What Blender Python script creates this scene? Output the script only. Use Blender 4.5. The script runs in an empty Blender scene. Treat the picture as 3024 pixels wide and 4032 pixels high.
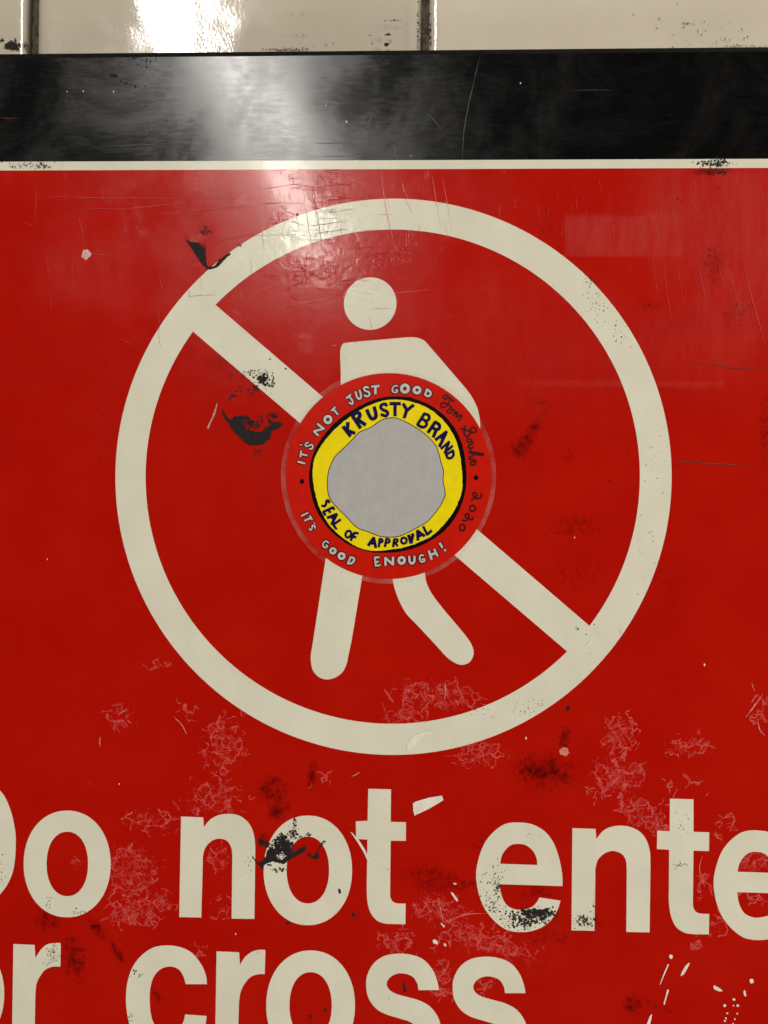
import bpy, bmesh, math, random
import numpy as np
from mathutils import Vector, Matrix

scene = bpy.context.scene
COL = scene.collection
random.seed(7)
RNG = np.random.default_rng(11)

# ------------------------------------------------------------------ camera
DIST = 0.30                                   # metres from lens to the face of the sign (plane y = 0)
FPX, CU, CV = 3028.0, 1512.0, 2016.0          # focal length in photograph pixels, image centre
YAW, PITCH, ROLL = math.radians(2.154), math.radians(0.373), math.radians(0.779)
DIRV = Vector((-math.sin(YAW)*math.cos(PITCH), math.cos(YAW)*math.cos(PITCH), math.sin(PITCH)))
_r = DIRV.cross(Vector((0, 0, 1))).normalized()
_u = _r.cross(DIRV)
RIGHT = _r*math.cos(ROLL) + _u*math.sin(ROLL)
UPV = _u*math.cos(ROLL) - _r*math.sin(ROLL)
cd = bpy.data.cameras.new('camera')
cd.sensor_fit = 'VERTICAL'
cd.sensor_height = 36.0
cd.lens = 36.0*FPX/4032.0
cd.clip_start, cd.clip_end = 0.005, 50
cam = bpy.data.objects.new('camera', cd)
COL.objects.link(cam)
cam.matrix_world = Matrix(((RIGHT.x, UPV.x, -DIRV.x, 0), (RIGHT.y, UPV.y, -DIRV.y, -DIST),
                           (RIGHT.z, UPV.z, -DIRV.z, 0), (0, 0, 0, 1)))
scene.camera = cam

# ------------------------------------------------------------------ world, lamps, exposure
w = bpy.data.worlds.new('World')
scene.world = w
w.use_nodes = True
w.node_tree.nodes['Background'].inputs['Color'].default_value = (0.9, 0.82, 0.7, 1)
w.node_tree.nodes['Background'].inputs['Strength'].default_value = 0.035
scene.view_settings.view_transform = 'Standard'
scene.view_settings.look = 'None'
scene.view_settings.exposure = 0.0
scene.view_settings.gamma = 1.0


def lamp(name, loc, sx, sy, power, color, aim=None):
    ld = bpy.data.lights.new(name, 'AREA')
    ld.shape = 'RECTANGLE'
    ld.size, ld.size_y, ld.energy, ld.color = sx, sy, power, color
    o = bpy.data.objects.new(name, ld)
    o.location = loc
    if aim:
        o.rotation_euler = (Vector(aim)-Vector(loc)).to_track_quat('-Z', 'Y').to_euler()
    COL.objects.link(o)
    return o


# ceiling tube running out from the wall, up and to the left (its streak shows in the gloss)
lamp('ceiling_tube', (-0.50, -2.45, 1.30), 0.14, 2.7, 60.0, (1.0, 0.96, 0.89))
# second row of lamps up on the right, plus unseen fill lights added at left and below
lamp('ceiling_lamp', (1.7, -0.95, 0.75), 0.35, 1.0, 32.0, (1.0, 0.92, 0.80), (0.1, 0, 0))
lamp('left_fill', (-2.4, -1.1, -0.2), 0.8, 0.8, 4.0, (1.0, 0.93, 0.83), (0, 0, 0))
lamp('floor_bounce', (0.5, -0.75, -2.1), 1.2, 0.6, 19.0, (1.0, 0.92, 0.82), (0, 0, 0))


# ------------------------------------------------------------------ measuring: photograph pixel -> point on the sign
def pt(u, v):
    d = DIRV + RIGHT*((u-CU)/FPX) - UPV*((v-CV)/FPX)
    t = DIST/d.y
    return (d.x*t, d.z*t)


def crop(u0, v0, s):
    return lambda p: pt(u0+p[0]/s, v0+p[1]/s)


S1, S2 = 1.659, 4.1475
RA, RB, RC = crop(0, 3032, S1), crop(1000, 3032, S1), crop(2024, 3032, S1)
T1, T2, T3 = crop(0, 0, S1), crop(1000, 0, S1), crop(2024, 0, S1)
M1, M2, M3 = crop(0, 1000, S1), crop(1000, 1000, S1), crop(2024, 1000, S1)
L1, L2, L3 = crop(0, 2000, S1), crop(1000, 2000, S1), crop(2024, 2000, S1)
Q1, Q2, Q3, Q4 = crop(1140, 1480, S2), crop(1540, 1480, S2), crop(1140, 1900, S2), crop(1540, 1900, S2)
ZS = crop(1080, 1420, 1.8433)
ZA, ZB, ZC = crop(700, 1380, 3.7705), crop(940, 3000, 3.7705), crop(640, 860, 3.7705)
PX = 0.0000991                                # one photograph pixel on the sign, metres
c_ = lambda x, y: ('c', x, y)


# ------------------------------------------------------------------ shape helpers
def spline(pts, closed=True, sub=7):
    """Catmull-Rom through plain points, straight between neighbouring ('c', x, y) corners."""
    n = len(pts)
    P = [((p[1], p[2]) if p[0] == 'c' else p) for p in pts]
    K = [p[0] == 'c' for p in pts]
    out = []
    rng = range(n if closed else n-1)
    for i in rng:
        j = (i+1) % n
        p1, p2 = P[i], P[j]
        out.append(p1)
        if K[i] and K[j]:
            continue
        h, k = (i-1) % n, (j+1) % n
        p0 = P[h] if (not K[i] and (closed or i > 0)) else (2*p1[0]-p2[0], 2*p1[1]-p2[1])
        p3 = P[k] if (not K[j] and (closed or j < n-1)) else (2*p2[0]-p1[0], 2*p2[1]-p1[1])
        for s in range(1, sub):
            t = s/sub
            q = []
            for a, b, c, d in zip(p0, p1, p2, p3):
                q.append(0.5*((2*b)+(-a+c)*t+(2*a-5*b+4*c-d)*t*t+(-a+3*b-3*c+d)*t**3))
            out.append(tuple(q))
    if not closed:
        out.append(P[-1])
    return out


def superellipse(cx, cy, a, b, n=2.1, k=72):
    o = []
    for i in range(k):
        t = 2*math.pi*i/k
        co, si = math.cos(t), math.sin(t)
        o.append((cx+a*math.copysign(abs(co)**(2/n), co), cy+b*math.copysign(abs(si)**(2/n), si)))
    return o


def circle(cx, cz, r, k=160):
    return [(cx+r*math.cos(2*math.pi*i/k), cz+r*math.sin(2*math.pi*i/k)) for i in range(k)]


def link(name, me, mat, parent=None):
    o = bpy.data.objects.new(name, me)
    if mat:
        me.materials.clear()
        me.materials.append(mat)
    COL.objects.link(o)
    if parent:
        o.parent = parent
    return o


def flat_shape(name, loops, mat, parent, y, thick=0.00003):
    """Loops of (x, z) points on the sign's plane -> one thin filled mesh with holes, front face at y."""
    cu = bpy.data.curves.new(name, 'CURVE')
    cu.dimensions, cu.fill_mode = '2D', 'BOTH'
    cu.extrude = thick/2
    for lp in loops:
        s = cu.splines.new('POLY')
        s.points.add(len(lp)-1)
        for p, q in zip(s.points, lp):
            p.co = (q[0], q[1], 0, 1)
        s.use_cyclic_u = True
    tmp = bpy.data.objects.new(name, cu)
    me = bpy.data.meshes.new_from_object(tmp)
    bpy.data.objects.remove(tmp)
    bpy.data.curves.remove(cu)
    n = len(me.vertices)
    co = np.empty(n*3, 'f')
    me.vertices.foreach_get('co', co)
    co = co.reshape(-1, 3)
    new = np.c_[co[:, 0], y+thick/2-co[:, 2], co[:, 1]].astype('f')
    me.vertices.foreach_set('co', new.ravel())
    me.update()
    me.name = name
    return link(name, me, mat, parent)


class Flat:
    """Collects small flat pieces (strokes, dots, polygons) lying on the sign."""
    def __init__(self):
        self.v, self.f = [], []

    def poly(self, pts, y):
        b = len(self.v)
        self.v += [(p[0], y, p[1]) for p in pts]
        a = sum(pts[i-1][0]*pts[i][1]-pts[i][0]*pts[i-1][1] for i in range(len(pts)))
        idx = list(range(b, b+len(pts)))
        self.f.append(idx if a > 0 else idx[::-1])

    def stroke(self, pts, w, y, taper=False, wob=0.0, cap=True, rise=0.0):
        pts = [Vector(p) for p in pts]
        if cap and not taper:                                # square-ish ends with a little overshoot
            d0, d1 = (pts[0]-pts[1]).normalized(), (pts[-1]-pts[-2]).normalized()
            pts = [pts[0]+d0*w*0.18]+pts[1:-1]+[pts[-1]+d1*w*0.18]
        n = len(pts)
        b = len(self.v)
        for i, p in enumerate(pts):
            d1 = (pts[min(i+1, n-1)]-pts[max(i-1, 0)])
            if d1.length == 0:
                d1 = Vector((1, 0))
            d1.normalize()
            nn = Vector((-d1.y, d1.x))
            h = w/2
            if 0 < i < n-1:
                e0, e1 = (p-pts[i-1]).normalized(), (pts[i+1]-p).normalized()
                cs = max(0.55, math.sqrt(max(0.0, (1+e0.dot(e1))/2)))
                h /= cs
            if taper:
                h *= 0.12+0.88*math.sin(math.pi*(i+0.25)/(n-0.5))
            if wob:
                h *= 1+random.uniform(-wob, wob)
            yy = y-rise*i
            self.v += [(p.x+nn.x*h, yy, p.y+nn.y*h), (p.x-nn.x*h, yy, p.y-nn.y*h)]
        for i in range(n-1):
            k = b+2*i
            self.f.append([k+1, k+3, k+2, k])

    def loop(self, pts, w, y):
        n = len(pts)
        b = len(self.v)
        P = [Vector(p) for p in pts]
        for i in range(n):
            d = (P[(i+1) % n]-P[i-1]).normalized()
            nn = Vector((-d.y, d.x))*(w/2)
            self.v += [(P[i].x+nn.x, y, P[i].y+nn.y), (P[i].x-nn.x, y, P[i].y-nn.y)]
        for i in range(n):
            k, m = b+2*i, b+2*((i+1) % n)
            self.f.append([k+1, m+1, m, k])

    def dot(self, x, z, r, y, k=7, jag=0.3):
        a0 = random.uniform(0, 6.28)
        st, an = random.uniform(0.6, 1.0), random.uniform(0, 3.14)
        ps = []
        for i in range(k):
            t = a0+2*math.pi*i/k
            rr = r*random.uniform(1-jag, 1+jag)
            dx, dz = rr*math.cos(t), rr*math.sin(t)*st
            ps.append((x+dx*math.cos(an)-dz*math.sin(an), z+dx*math.sin(an)+dz*math.cos(an)))
        self.poly(ps, y)

    def build(self, name, mat, parent):
        me = bpy.data.meshes.new(name)
        me.from_pydata(self.v, [], self.f)
        me.update()
        return link(name, me, mat, parent)


def empty(name, loc, label, cat):
    o = bpy.data.objects.new(name, None)
    o.location = loc
    o.empty_display_size = 0.05
    COL.objects.link(o)
    o['label'], o['category'] = label, cat
    bpy.context.view_layer.update()
    return o


# ------------------------------------------------------------------ materials
def new_mat(name):
    m = bpy.data.materials.new(name)
    m.use_nodes = True
    nt = m.node_tree
    b = nt.nodes['Principled BSDF']
    return m, nt, b


def N(nt, kind, **kw):
    n = nt.nodes.new(kind)
    for k, v in kw.items():
        if k in n.inputs:
            n.inputs[k].default_value = v
        else:
            setattr(n, k, v)
    return n


def pos(nt, scale=(1, 1, 1), rot=(0, 0, 0)):
    g = N(nt, 'ShaderNodeNewGeometry')
    m = N(nt, 'ShaderNodeMapping')
    m.inputs['Scale'].default_value = scale
    m.inputs['Rotation'].default_value = rot
    nt.links.new(g.outputs['Position'], m.inputs['Vector'])
    return m.outputs['Vector']


def noise(nt, vec, scale, detail=4, rough=0.55, dist=0.0):
    n = N(nt, 'ShaderNodeTexNoise', Scale=scale, Detail=detail, Roughness=rough, Distortion=dist)
    nt.links.new(vec, n.inputs['Vector'])
    return n.outputs['Fac']


def ramp(nt, fac, a, b, lo=0.0, hi=1.0):
    m = N(nt, 'ShaderNodeMapRange', interpolation_type='SMOOTHSTEP')
    m.inputs['From Min'].default_value, m.inputs['From Max'].default_value = a, b
    m.inputs['To Min'].default_value, m.inputs['To Max'].default_value = lo, hi
    nt.links.new(fac, m.inputs['Value'])
    return m.outputs['Result']


def mth(nt, op, a, b=None):
    m = N(nt, 'ShaderNodeMath', operation=op)
    for i, x in enumerate((a, b)):
        if x is None:
            continue
        if isinstance(x, (int, float)):
            m.inputs[i].default_value = x
        else:
            nt.links.new(x, m.inputs[i])
    return m.outputs[0]


def mix(nt, fac, a, b):
    m = N(nt, 'ShaderNodeMix', data_type='RGBA')
    for s, x in ((m.inputs[0], fac), (m.inputs[6], a), (m.inputs[7], b)):
        if isinstance(x, (int, float, tuple)):
            s.default_value = x
        else:
            nt.links.new(x, s)
    return m.outputs[2]


def attr(nt, name):
    a = N(nt, 'ShaderNodeAttribute', attribute_name=name)
    return a.outputs['Fac']


def crackle(nt):
    """Relief of the worn clear face: crinkles and cuts across and down, deepest round the rubbed spot above the figure."""
    h1 = noise(nt, pos(nt, (1, 1, 7)), 42, 4, 0.55, 0.4)
    h2 = noise(nt, pos(nt, (7, 1, 1)), 46, 4, 0.55, 0.4)
    a = ramp(nt, mth(nt, 'ABSOLUTE', mth(nt, 'SUBTRACT', h1, 0.5)), 0.0, 0.012)
    b = ramp(nt, mth(nt, 'ABSOLUTE', mth(nt, 'SUBTRACT', h2, 0.5)), 0.0, 0.010)
    some = ramp(nt, noise(nt, pos(nt), 75, 3, 0.6), 0.47, 0.60)      # cuts come in groups
    cut = mth(nt, 'MULTIPLY', mth(nt, 'SUBTRACT', mth(nt, 'MINIMUM', a, b), 1.0), some)
    pel = noise(nt, pos(nt), 230, 3, 0.5, 0.6)
    g = N(nt, 'ShaderNodeNewGeometry')
    d = N(nt, 'ShaderNodeVectorMath', operation='DISTANCE')
    nt.links.new(g.outputs['Position'], d.inputs[0])
    q = pt(1310, 980)
    d.inputs[1].default_value = (q[0], 0, q[1])
    worn = ramp(nt, d.outputs['Value'], 0.010, 0.042, 1.0, 0.06)
    rel = mth(nt, 'ADD', mth(nt, 'MULTIPLY', cut, 1.1), mth(nt, 'MULTIPLY', pel, 0.9))
    return mth(nt, 'MULTIPLY', rel, worn)


def face_gloss(nt, b, rlo=0.16, rhi=0.34, bump=0.00012, strength=0.7):
    r = noise(nt, pos(nt), 45, 6, 0.65)
    nt.links.new(ramp(nt, r, 0.3, 0.7, rlo, rhi), b.inputs['Roughness'])
    bp = N(nt, 'ShaderNodeBump', Strength=strength, Distance=bump)
    nt.links.new(crackle(nt), bp.inputs['Height'])
    nt.links.new(bp.outputs['Normal'], b.inputs['Normal'])
    nt.links.new(bp.outputs['Normal'], b.inputs['Coat Normal'])
    b.inputs['Coat Weight'].default_value = 0.22                     # clear protective film
    nt.links.new(ramp(nt, r, 0.3, 0.7, 0.06, 0.12), b.inputs['Coat Roughness'])
    return bp


def sign_red():
    m, nt, b = new_mat('sign_red')
    L = nt.links
    fine = noise(nt, pos(nt), 1500, 3, 0.7)
    mott = noise(nt, pos(nt), 28, 5, 0.6)
    base = mix(nt, ramp(nt, mott, 0.3, 0.75), (0.44, 0.0038, 0.0004, 1), (0.49, 0.007, 0.001, 1))
    base = mix(nt, ramp(nt, fine, 0.35, 0.7, 0.0, 0.45), base, (0.34, 0.004, 0.0005, 1))
    # milky scuffed film
    hz = mth(nt, 'MULTIPLY', attr(nt, 'haze'), ramp(nt, noise(nt, pos(nt, (3.2, 1, 0.8)), 55, 7, 0.7), 0.28, 0.72, 0.25, 1.0))
    base = mix(nt, mth(nt, 'MULTIPLY', hz, 0.16), base, (0.62, 0.22, 0.2, 1))
    # crazing: broken pale crack lines inside the traced patches
    wv = N(nt, 'ShaderNodeTexNoise', Scale=260, Detail=3)
    L.new(pos(nt), wv.inputs['Vector'])
    dv = N(nt, 'ShaderNodeVectorMath', operation='MULTIPLY_ADD')
    L.new(wv.outputs['Color'], dv.inputs[0])
    dv.inputs[1].default_value = (0.0026, 0.0, 0.0026)
    L.new(pos(nt), dv.inputs[2])
    lines = None
    for sc, wd in ((290, 0.075), (480, 0.07)):
        vo = N(nt, 'ShaderNodeTexVoronoi', feature='DISTANCE_TO_EDGE', Scale=sc)
        L.new(dv.outputs[0], vo.inputs['Vector'])
        l = ramp(nt, vo.outputs['Distance'], wd*0.35, wd, 1.0, 0.0)
        lines = l if lines is None else mth(nt, 'MAXIMUM', lines, l)
    cz = attr(nt, 'craze')
    brk = ramp(nt, mth(nt, 'ADD', noise(nt, pos(nt, (1, 1, 1.5)), 330, 5, 0.7), mth(nt, 'MULTIPLY', cz, 0.22)), 0.66, 0.71)
    cf = mth(nt, 'MULTIPLY', mth(nt, 'MULTIPLY', lines, brk), ramp(nt, cz, 0.05, 0.45))
    base = mix(nt, mth(nt, 'MULTIPLY', cf, 0.28), base, (0.66, 0.125, 0.115, 1))
    # grime
    gm = attr(nt, 'grime')
    gn = noise(nt, pos(nt), 520, 8, 0.8)
    gf = ramp(nt, mth(nt, 'ADD', gn, mth(nt, 'MULTIPLY', gm, 0.34)), 0.58, 0.88)
    base = mix(nt, mth(nt, 'MULTIPLY', mth(nt, 'MULTIPLY', gf, ramp(nt, gm, 0.0, 0.25)), mth(nt, 'ADD', mth(nt, 'MULTIPLY', ramp(nt, noise(nt, pos(nt), 210, 6, 0.75), 0.40, 0.58), 0.66), 0.20)), base, (0.035, 0.001, 0.001, 1))
    # sparse dark specks everywhere
    sp = N(nt, 'ShaderNodeTexVoronoi', Scale=210)
    L.new(pos(nt), sp.inputs['Vector'])
    sf = mth(nt, 'MULTIPLY', ramp(nt, sp.outputs['Distance'], 0.06, 0.15, 1.0, 0.0), ramp(nt, noise(nt, pos(nt), 22, 3), 0.55, 0.7))
    base = mix(nt, mth(nt, 'MULTIPLY', sf, 0.6), base, (0.05, 0.006, 0.004, 1))
    L.new(base, b.inputs['Base Color'])
    face_gloss(nt, b, 0.16, 0.26)
    b.inputs['Specular IOR Level'].default_value = 0.22
    return m


def sign_white():
    m, nt, b = new_mat('sign_white')
    L = nt.links
    base = mix(nt, ramp(nt, noise(nt, pos(nt), 38, 6, 0.65), 0.3, 0.7), (0.685, 0.665, 0.54, 1), (0.75, 0.73, 0.60, 1))
    fine = noise(nt, pos(nt), 900, 3, 0.7)
    base = mix(nt, ramp(nt, fine, 0.4, 0.8, 0.0, 0.22), base, (0.60, 0.57, 0.43, 1))
    sp = N(nt, 'ShaderNodeTexVoronoi', Scale=260)
    L.new(pos(nt), sp.inputs['Vector'])
    cl = ramp(nt, noise(nt, pos(nt), 30, 4, 0.7), 0.55, 0.70)
    sf = mth(nt, 'MULTIPLY', ramp(nt, sp.outputs['Distance'], 0.05, 0.22, 1.0, 0.0), cl)
    base = mix(nt, mth(nt, 'MULTIPLY', sf, 0.55), base, (0.28, 0.27, 0.22, 1))
    sm = ramp(nt, noise(nt, pos(nt), 150, 8, 0.75, 0.4), 0.56, 0.72, 0.0, 0.35)
    base = mix(nt, mth(nt, 'MULTIPLY', sm, cl), base, (0.40, 0.38, 0.32, 1))
    L.new(base, b.inputs['Base Color'])
    face_gloss(nt, b, 0.16, 0.26)
    b.inputs['Specular IOR Level'].default_value = 0.22
    return m


def sign_black():
    m, nt, b = new_mat('sign_black')
    L = nt.links
    br = noise(nt, pos(nt, (1, 1, 6)), 130, 7, 0.7, 0.2)
    cl = noise(nt, pos(nt), 24, 7, 0.68, 0.5)
    base = mix(nt, ramp(nt, cl, 0.42, 0.72), (0.0012, 0.0012, 0.0015, 1), (0.007, 0.0068, 0.0068, 1))
    base = mix(nt, ramp(nt, br, 0.55, 0.85, 0.0, 0.35), base, (0.02, 0.021, 0.022, 1))
    L.new(base, b.inputs['Base Color'])
    r = mth(nt, 'ADD', mth(nt, 'MULTIPLY', cl, 0.42), mth(nt, 'MULTIPLY', br, 0.16))
    L.new(ramp(nt, r, 0.20, 0.38, 0.14, 0.26), b.inputs['Roughness'])
    bp = N(nt, 'ShaderNodeBump', Strength=0.25, Distance=0.000016)
    L.new(mth(nt, 'ADD', br, mth(nt, 'MULTIPLY', crackle(nt), 0.4)), bp.inputs['Height'])
    L.new(bp.outputs['Normal'], b.inputs['Normal'])
    return m


def plain(name, col, rough=0.35, spec=0.5, vary=0.12, bump=0.0, scale=200):
    m, nt, b = new_mat(name)
    n = noise(nt, pos(nt), scale, 5, 0.65)
    lo = tuple(c*(1-vary) for c in col)+(1,)
    hi = tuple(min(1, c*(1+vary)) for c in col)+(1,)
    nt.links.new(mix(nt, ramp(nt, n, 0.3, 0.7), lo, hi), b.inputs['Base Color'])
    b.inputs['Roughness'].default_value = rough
    b.inputs['Specular IOR Level'].default_value = spec
    if bump:
        bp = N(nt, 'ShaderNodeBump', Strength=0.6, Distance=bump)
        nt.links.new(n, bp.inputs['Height'])
        nt.links.new(bp.outputs['Normal'], b.inputs['Normal'])
    return m


def tile_glaze():
    m, nt, b = new_mat('tile_glaze')
    L = nt.links
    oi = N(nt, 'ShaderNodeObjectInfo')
    base = mix(nt, ramp(nt, noise(nt, pos(nt), 16, 4), 0.3, 0.7), (0.60, 0.535, 0.435, 1), (0.66, 0.595, 0.49, 1))
    base = mix(nt, ramp(nt, oi.outputs['Random'], 0.0, 1.0, 0.0, 0.12), base, (0.50, 0.44, 0.34, 1))
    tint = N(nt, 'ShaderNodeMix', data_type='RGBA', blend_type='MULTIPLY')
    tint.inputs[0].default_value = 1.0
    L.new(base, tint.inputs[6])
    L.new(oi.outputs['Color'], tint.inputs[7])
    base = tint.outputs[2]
    streak = noise(nt, pos(nt, (0.45, 1, 4)), 95, 7, 0.72)
    patch = ramp(nt, noise(nt, pos(nt), 26, 4, 0.6), 0.5, 0.72)
    base = mix(nt, mth(nt, 'MULTIPLY', ramp(nt, streak, 0.56, 0.74, 0, 0.55), patch), base, (0.30, 0.26, 0.20, 1))
    sp = N(nt, 'ShaderNodeTexVoronoi', Scale=170)
    L.new(pos(nt), sp.inputs['Vector'])
    sf = mth(nt, 'MULTIPLY', ramp(nt, sp.outputs['Distance'], 0.07, 0.17, 1.0, 0.0), patch)
    base = mix(nt, mth(nt, 'MULTIPLY', sf, 0.7), base, (0.10, 0.085, 0.07, 1))
    L.new(base, b.inputs['Base Color'])
    L.new(ramp(nt, noise(nt, pos(nt), 40, 5, 0.6), 0.35, 0.7, 0.06, 0.13), b.inputs['Roughness'])
    b.inputs['IOR'].default_value = 1.55
    wav = mth(nt, 'ADD', mth(nt, 'MULTIPLY', noise(nt, pos(nt), 32, 2, 0.45), 1.0),
              mth(nt, 'MULTIPLY', noise(nt, pos(nt), 800, 2, 0.5), 0.036))
    bp = N(nt, 'ShaderNodeBump', Strength=1.0, Distance=0.0006)
    L.new(wav, bp.inputs['Height'])
    L.new(bp.outputs['Normal'], b.inputs['Normal'])
    return m


def clear_film():
    m, nt, b = new_mat('clear_film')
    b.inputs['Base Color'].default_value = (0.80, 0.66, 0.60, 1)
    b.inputs['Roughness'].default_value = 0.22
    nt.links.new(ramp(nt, noise(nt, pos(nt), 45, 7, 0.72), 0.36, 0.68, 0.02, 0.17), b.inputs['Alpha'])
    return m


RED, WHITE, BLACK = sign_red(), sign_white(), sign_black()
TILE = tile_glaze()
GROUT = plain('dirty_grout', (0.115, 0.090, 0.062), 0.85, 0.3, 0.65, 0.0008, 420)
SOOT = plain('soot', (0.016, 0.012, 0.011), 0.7, 0.2, 0.35, 0.00008, 700)
CHIP = plain('bare_white', (0.78, 0.74, 0.66), 0.5, 0.4, 0.1)
PINK = plain('pale_scratch', (0.66, 0.19, 0.16), 0.5, 0.4, 0.25)
DARKLINE = plain('dark_scratch', (0.16, 0.03, 0.022), 0.5, 0.3, 0.3)
GREYLINE = plain('grey_scratch', (0.06, 0.06, 0.06), 0.4, 0.5, 0.3)
EDGE = plain('black_edge', (0.006, 0.007, 0.006), 0.85, 0.12, 0.4)
BACK = plain('panel_back', (0.05, 0.05, 0.05), 0.6)
ST_RED = plain('sticker_red', (0.56, 0.010, 0.003), 0.2, 0.32, 0.06, 0.00002)
ST_YEL = plain('sticker_yellow', (0.86, 0.70, 0.006), 0.2, 0.32, 0.05, 0.00002)
ST_GREY = plain('sticker_grey', (0.44, 0.43, 0.425), 0.2, 0.32, 0.05, 0.00002)
ST_BLACK = plain('sticker_black', (0.004, 0.003, 0.003), 0.22, 0.2, 0.2)
ST_NAVY = plain('sticker_navy', (0.008, 0.004, 0.06), 0.25, 0.2, 0.2)
ST_LIGHT = plain('sticker_light_grey', (0.54, 0.50, 0.48), 0.35, 0.5, 0.1)
ST_EDGE = plain('letter_outline', (0.035, 0.002, 0.002), 0.35, 0.3, 0.2)
INK = plain('marker_ink', (0.03, 0.002, 0.002), 0.4, 0.3, 0.3)
FILM = clear_film()

# ------------------------------------------------------------------ tiled wall
TY = 0.0085                                       # front of the tiles, a little behind the sign's face
wall = empty('tiled_wall', (0, 0.02, 0), 'cream glazed tile wall with dirty grout, seen above the sign', 'wall')
bm = bmesh.new()
bmesh.ops.create_cube(bm, size=1, matrix=Matrix.Translation((0, 0.0345, 0.0)) @ Matrix.Diagonal((1.5, 0.0448, 1.1, 1)))
me = bpy.data.meshes.new('grout')
bm.to_mesh(me)
bm.free()
link('grout', me, GROUT, wall).matrix_parent_inverse = wall.matrix_world.inverted()

GAP, TH = 0.0041, 0.0760
TW = (pt(1670, 100)[0]-pt(132, 100)[0])*(DIST+TY)/DIST-GAP


def tile_mesh():
    v, f = [], []
    prof = [(0.0, 0.0062), (0.0, 0.0019), (0.00015, 0.0014), (0.0005, 0.0009), (0.0011, 0.0005), (0.0020, 0.00022),
            (0.0034, 0.00006), (0.0048, 0.0), (0.0052, 0.0)]
    nc = 6
    for ins, dep in prof:
        hw, hh = TW/2-ins, TH/2-ins
        rad = max(0.0004, 0.0022-ins*0.4)
        for cx, cz, a0 in ((1, 1, 0), (-1, 1, 90), (-1, -1, 180), (1, -1, 270)):
            for k in range(nc):
                a = math.radians(a0+90*k/(nc-1))
                v.append((cx*(hw-rad)+rad*math.cos(a), dep, cz*(hh-rad)+rad*math.sin(a)))
    n = 4*nc
    for r in range(len(prof)-1):
        for k in range(n):
            a, b2 = r*n+k, r*n+(k+1) % n
            f.append((a, b2, b2+n, a+n))
    f.append(tuple(range((len(prof)-1)*n, len(prof)*n)))
    me = bpy.data.meshes.new('tile')
    me.from_pydata(v, [], f)
    me.update()
    bm = bmesh.new()
    bm.from_mesh(me)
    bmesh.ops.recalc_face_normals(bm, faces=bm.faces)
    bm.to_mesh(me)
    bm.free()
    me.polygons.foreach_set('use_smooth', [True]*len(me.polygons))
    return me


tme = tile_mesh()
xj = pt(133, 100)[0]*(DIST+TY)/DIST               # middle of the left joint
row0 = 0.1755                                     # bottom of the visible row, hidden behind the sign
first = True
for row in range(0, 3):
    for k in range(-4, 5):
        x = xj+(TW+GAP)*(k+0.5)+(0.5*(TW+GAP) if row % 2 else 0)
        z = row0+TH/2+row*(TH+GAP)
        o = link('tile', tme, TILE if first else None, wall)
        first = False
        o.matrix_parent_inverse = wall.matrix_world.inverted()
        o.location = (x, TY+random.uniform(-0.0003, 0.0003), z)
        o.rotation_euler = (math.radians(random.uniform(-0.8, 0.8)), 0, math.radians(random.uniform(-0.8, 0.8)))
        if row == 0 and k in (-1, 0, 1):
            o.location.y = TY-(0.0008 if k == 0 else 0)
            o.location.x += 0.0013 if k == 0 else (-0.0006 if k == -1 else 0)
            t_ = {-1: 0.95, 0: 0.88, 1: 1.06}[k]                      # uneven light put into the tile colour: middle darker, right lighter
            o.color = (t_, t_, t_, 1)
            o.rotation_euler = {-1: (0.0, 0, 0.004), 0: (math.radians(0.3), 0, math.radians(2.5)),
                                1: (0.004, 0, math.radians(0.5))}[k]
for row in range(-6, 0):                          # rows beside the sign
    for k in (-4, -3, -2, -1, 1, 2, 3, 4):
        x = xj+(TW+GAP)*(k+0.5)+(0.5*(TW+GAP) if row % 2 else 0)
        o = link('tile', tme, None, wall)
        o.matrix_parent_inverse = wall.matrix_world.inverted()
        o.location = (x, TY+0.0003, row0+TH/2+row*(TH+GAP))

# ------------------------------------------------------------------ the sign
sign = empty('no_entry_sign', (0, 0.004, 0), 'large worn red no entry sign with black top band and white lettering', 'sign')
X0, X1 = pt(-560, 2000)[0], pt(3560, 2000)[0]
Z1 = 0.1820                                       # top edge
ZBAND, ZSTRIP = 0.1397, 0.1362                    # bottom of black band, bottom of white strip
Z0 = -0.330

prof = [(0.0, 0.0045), (0.0, 0.0016), (0.0003, 0.0008), (0.0009, 0.0002), (0.0018, 0.0001)]   # (inset, y) of the panel's rolled edge
v, f = [], []
for ins, y in prof:
    v += [(X0-0.0016+ins, y, Z0-0.0016+ins), (X1+0.0016-ins, y, Z0-0.0016+ins),
          (X1+0.0016-ins, y, Z1+0.0016-ins), (X0-0.0016+ins, y, Z1+0.0016-ins)]
for r in range(len(prof)-1):
    for k in range(4):
        a, b2 = r*4+k, r*4+(k+1) % 4
        f.append((a, b2, b2+4, a+4))
f.append(tuple(range((len(prof)-1)*4, len(prof)*4)))
f.append((3, 2, 1, 0))
me = bpy.data.meshes.new('panel')
me.from_pydata(v, [], f)
me.update()
INV = sign.matrix_world.inverted()
o = link('panel', me, EDGE, sign)


def bevel_quad(name, x0, x1, z0, z1, mat, parent, top=False):
    ps = [(x0, 0, z0), (x1, 0, z0), (x1, 0, z1), (x0, 0, z1)]
    fs = [(0, 1, 2, 3)]
    if top:
        ps += [(x1, 0.00025, z1+0.0004), (x0, 0.00025, z1+0.0004)]
        fs.append((3, 2, 4, 5))
    me = bpy.data.meshes.new(name)
    me.from_pydata(ps, [], fs)
    me.update()
    return link(name, me, mat, parent)


bevel_quad('black_band', X0, X1, ZBAND, Z1-0.0009, BLACK, sign, True)
bevel_quad('white_strip', X0, X1, ZSTRIP, ZBAND, WHITE, sign)

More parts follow.
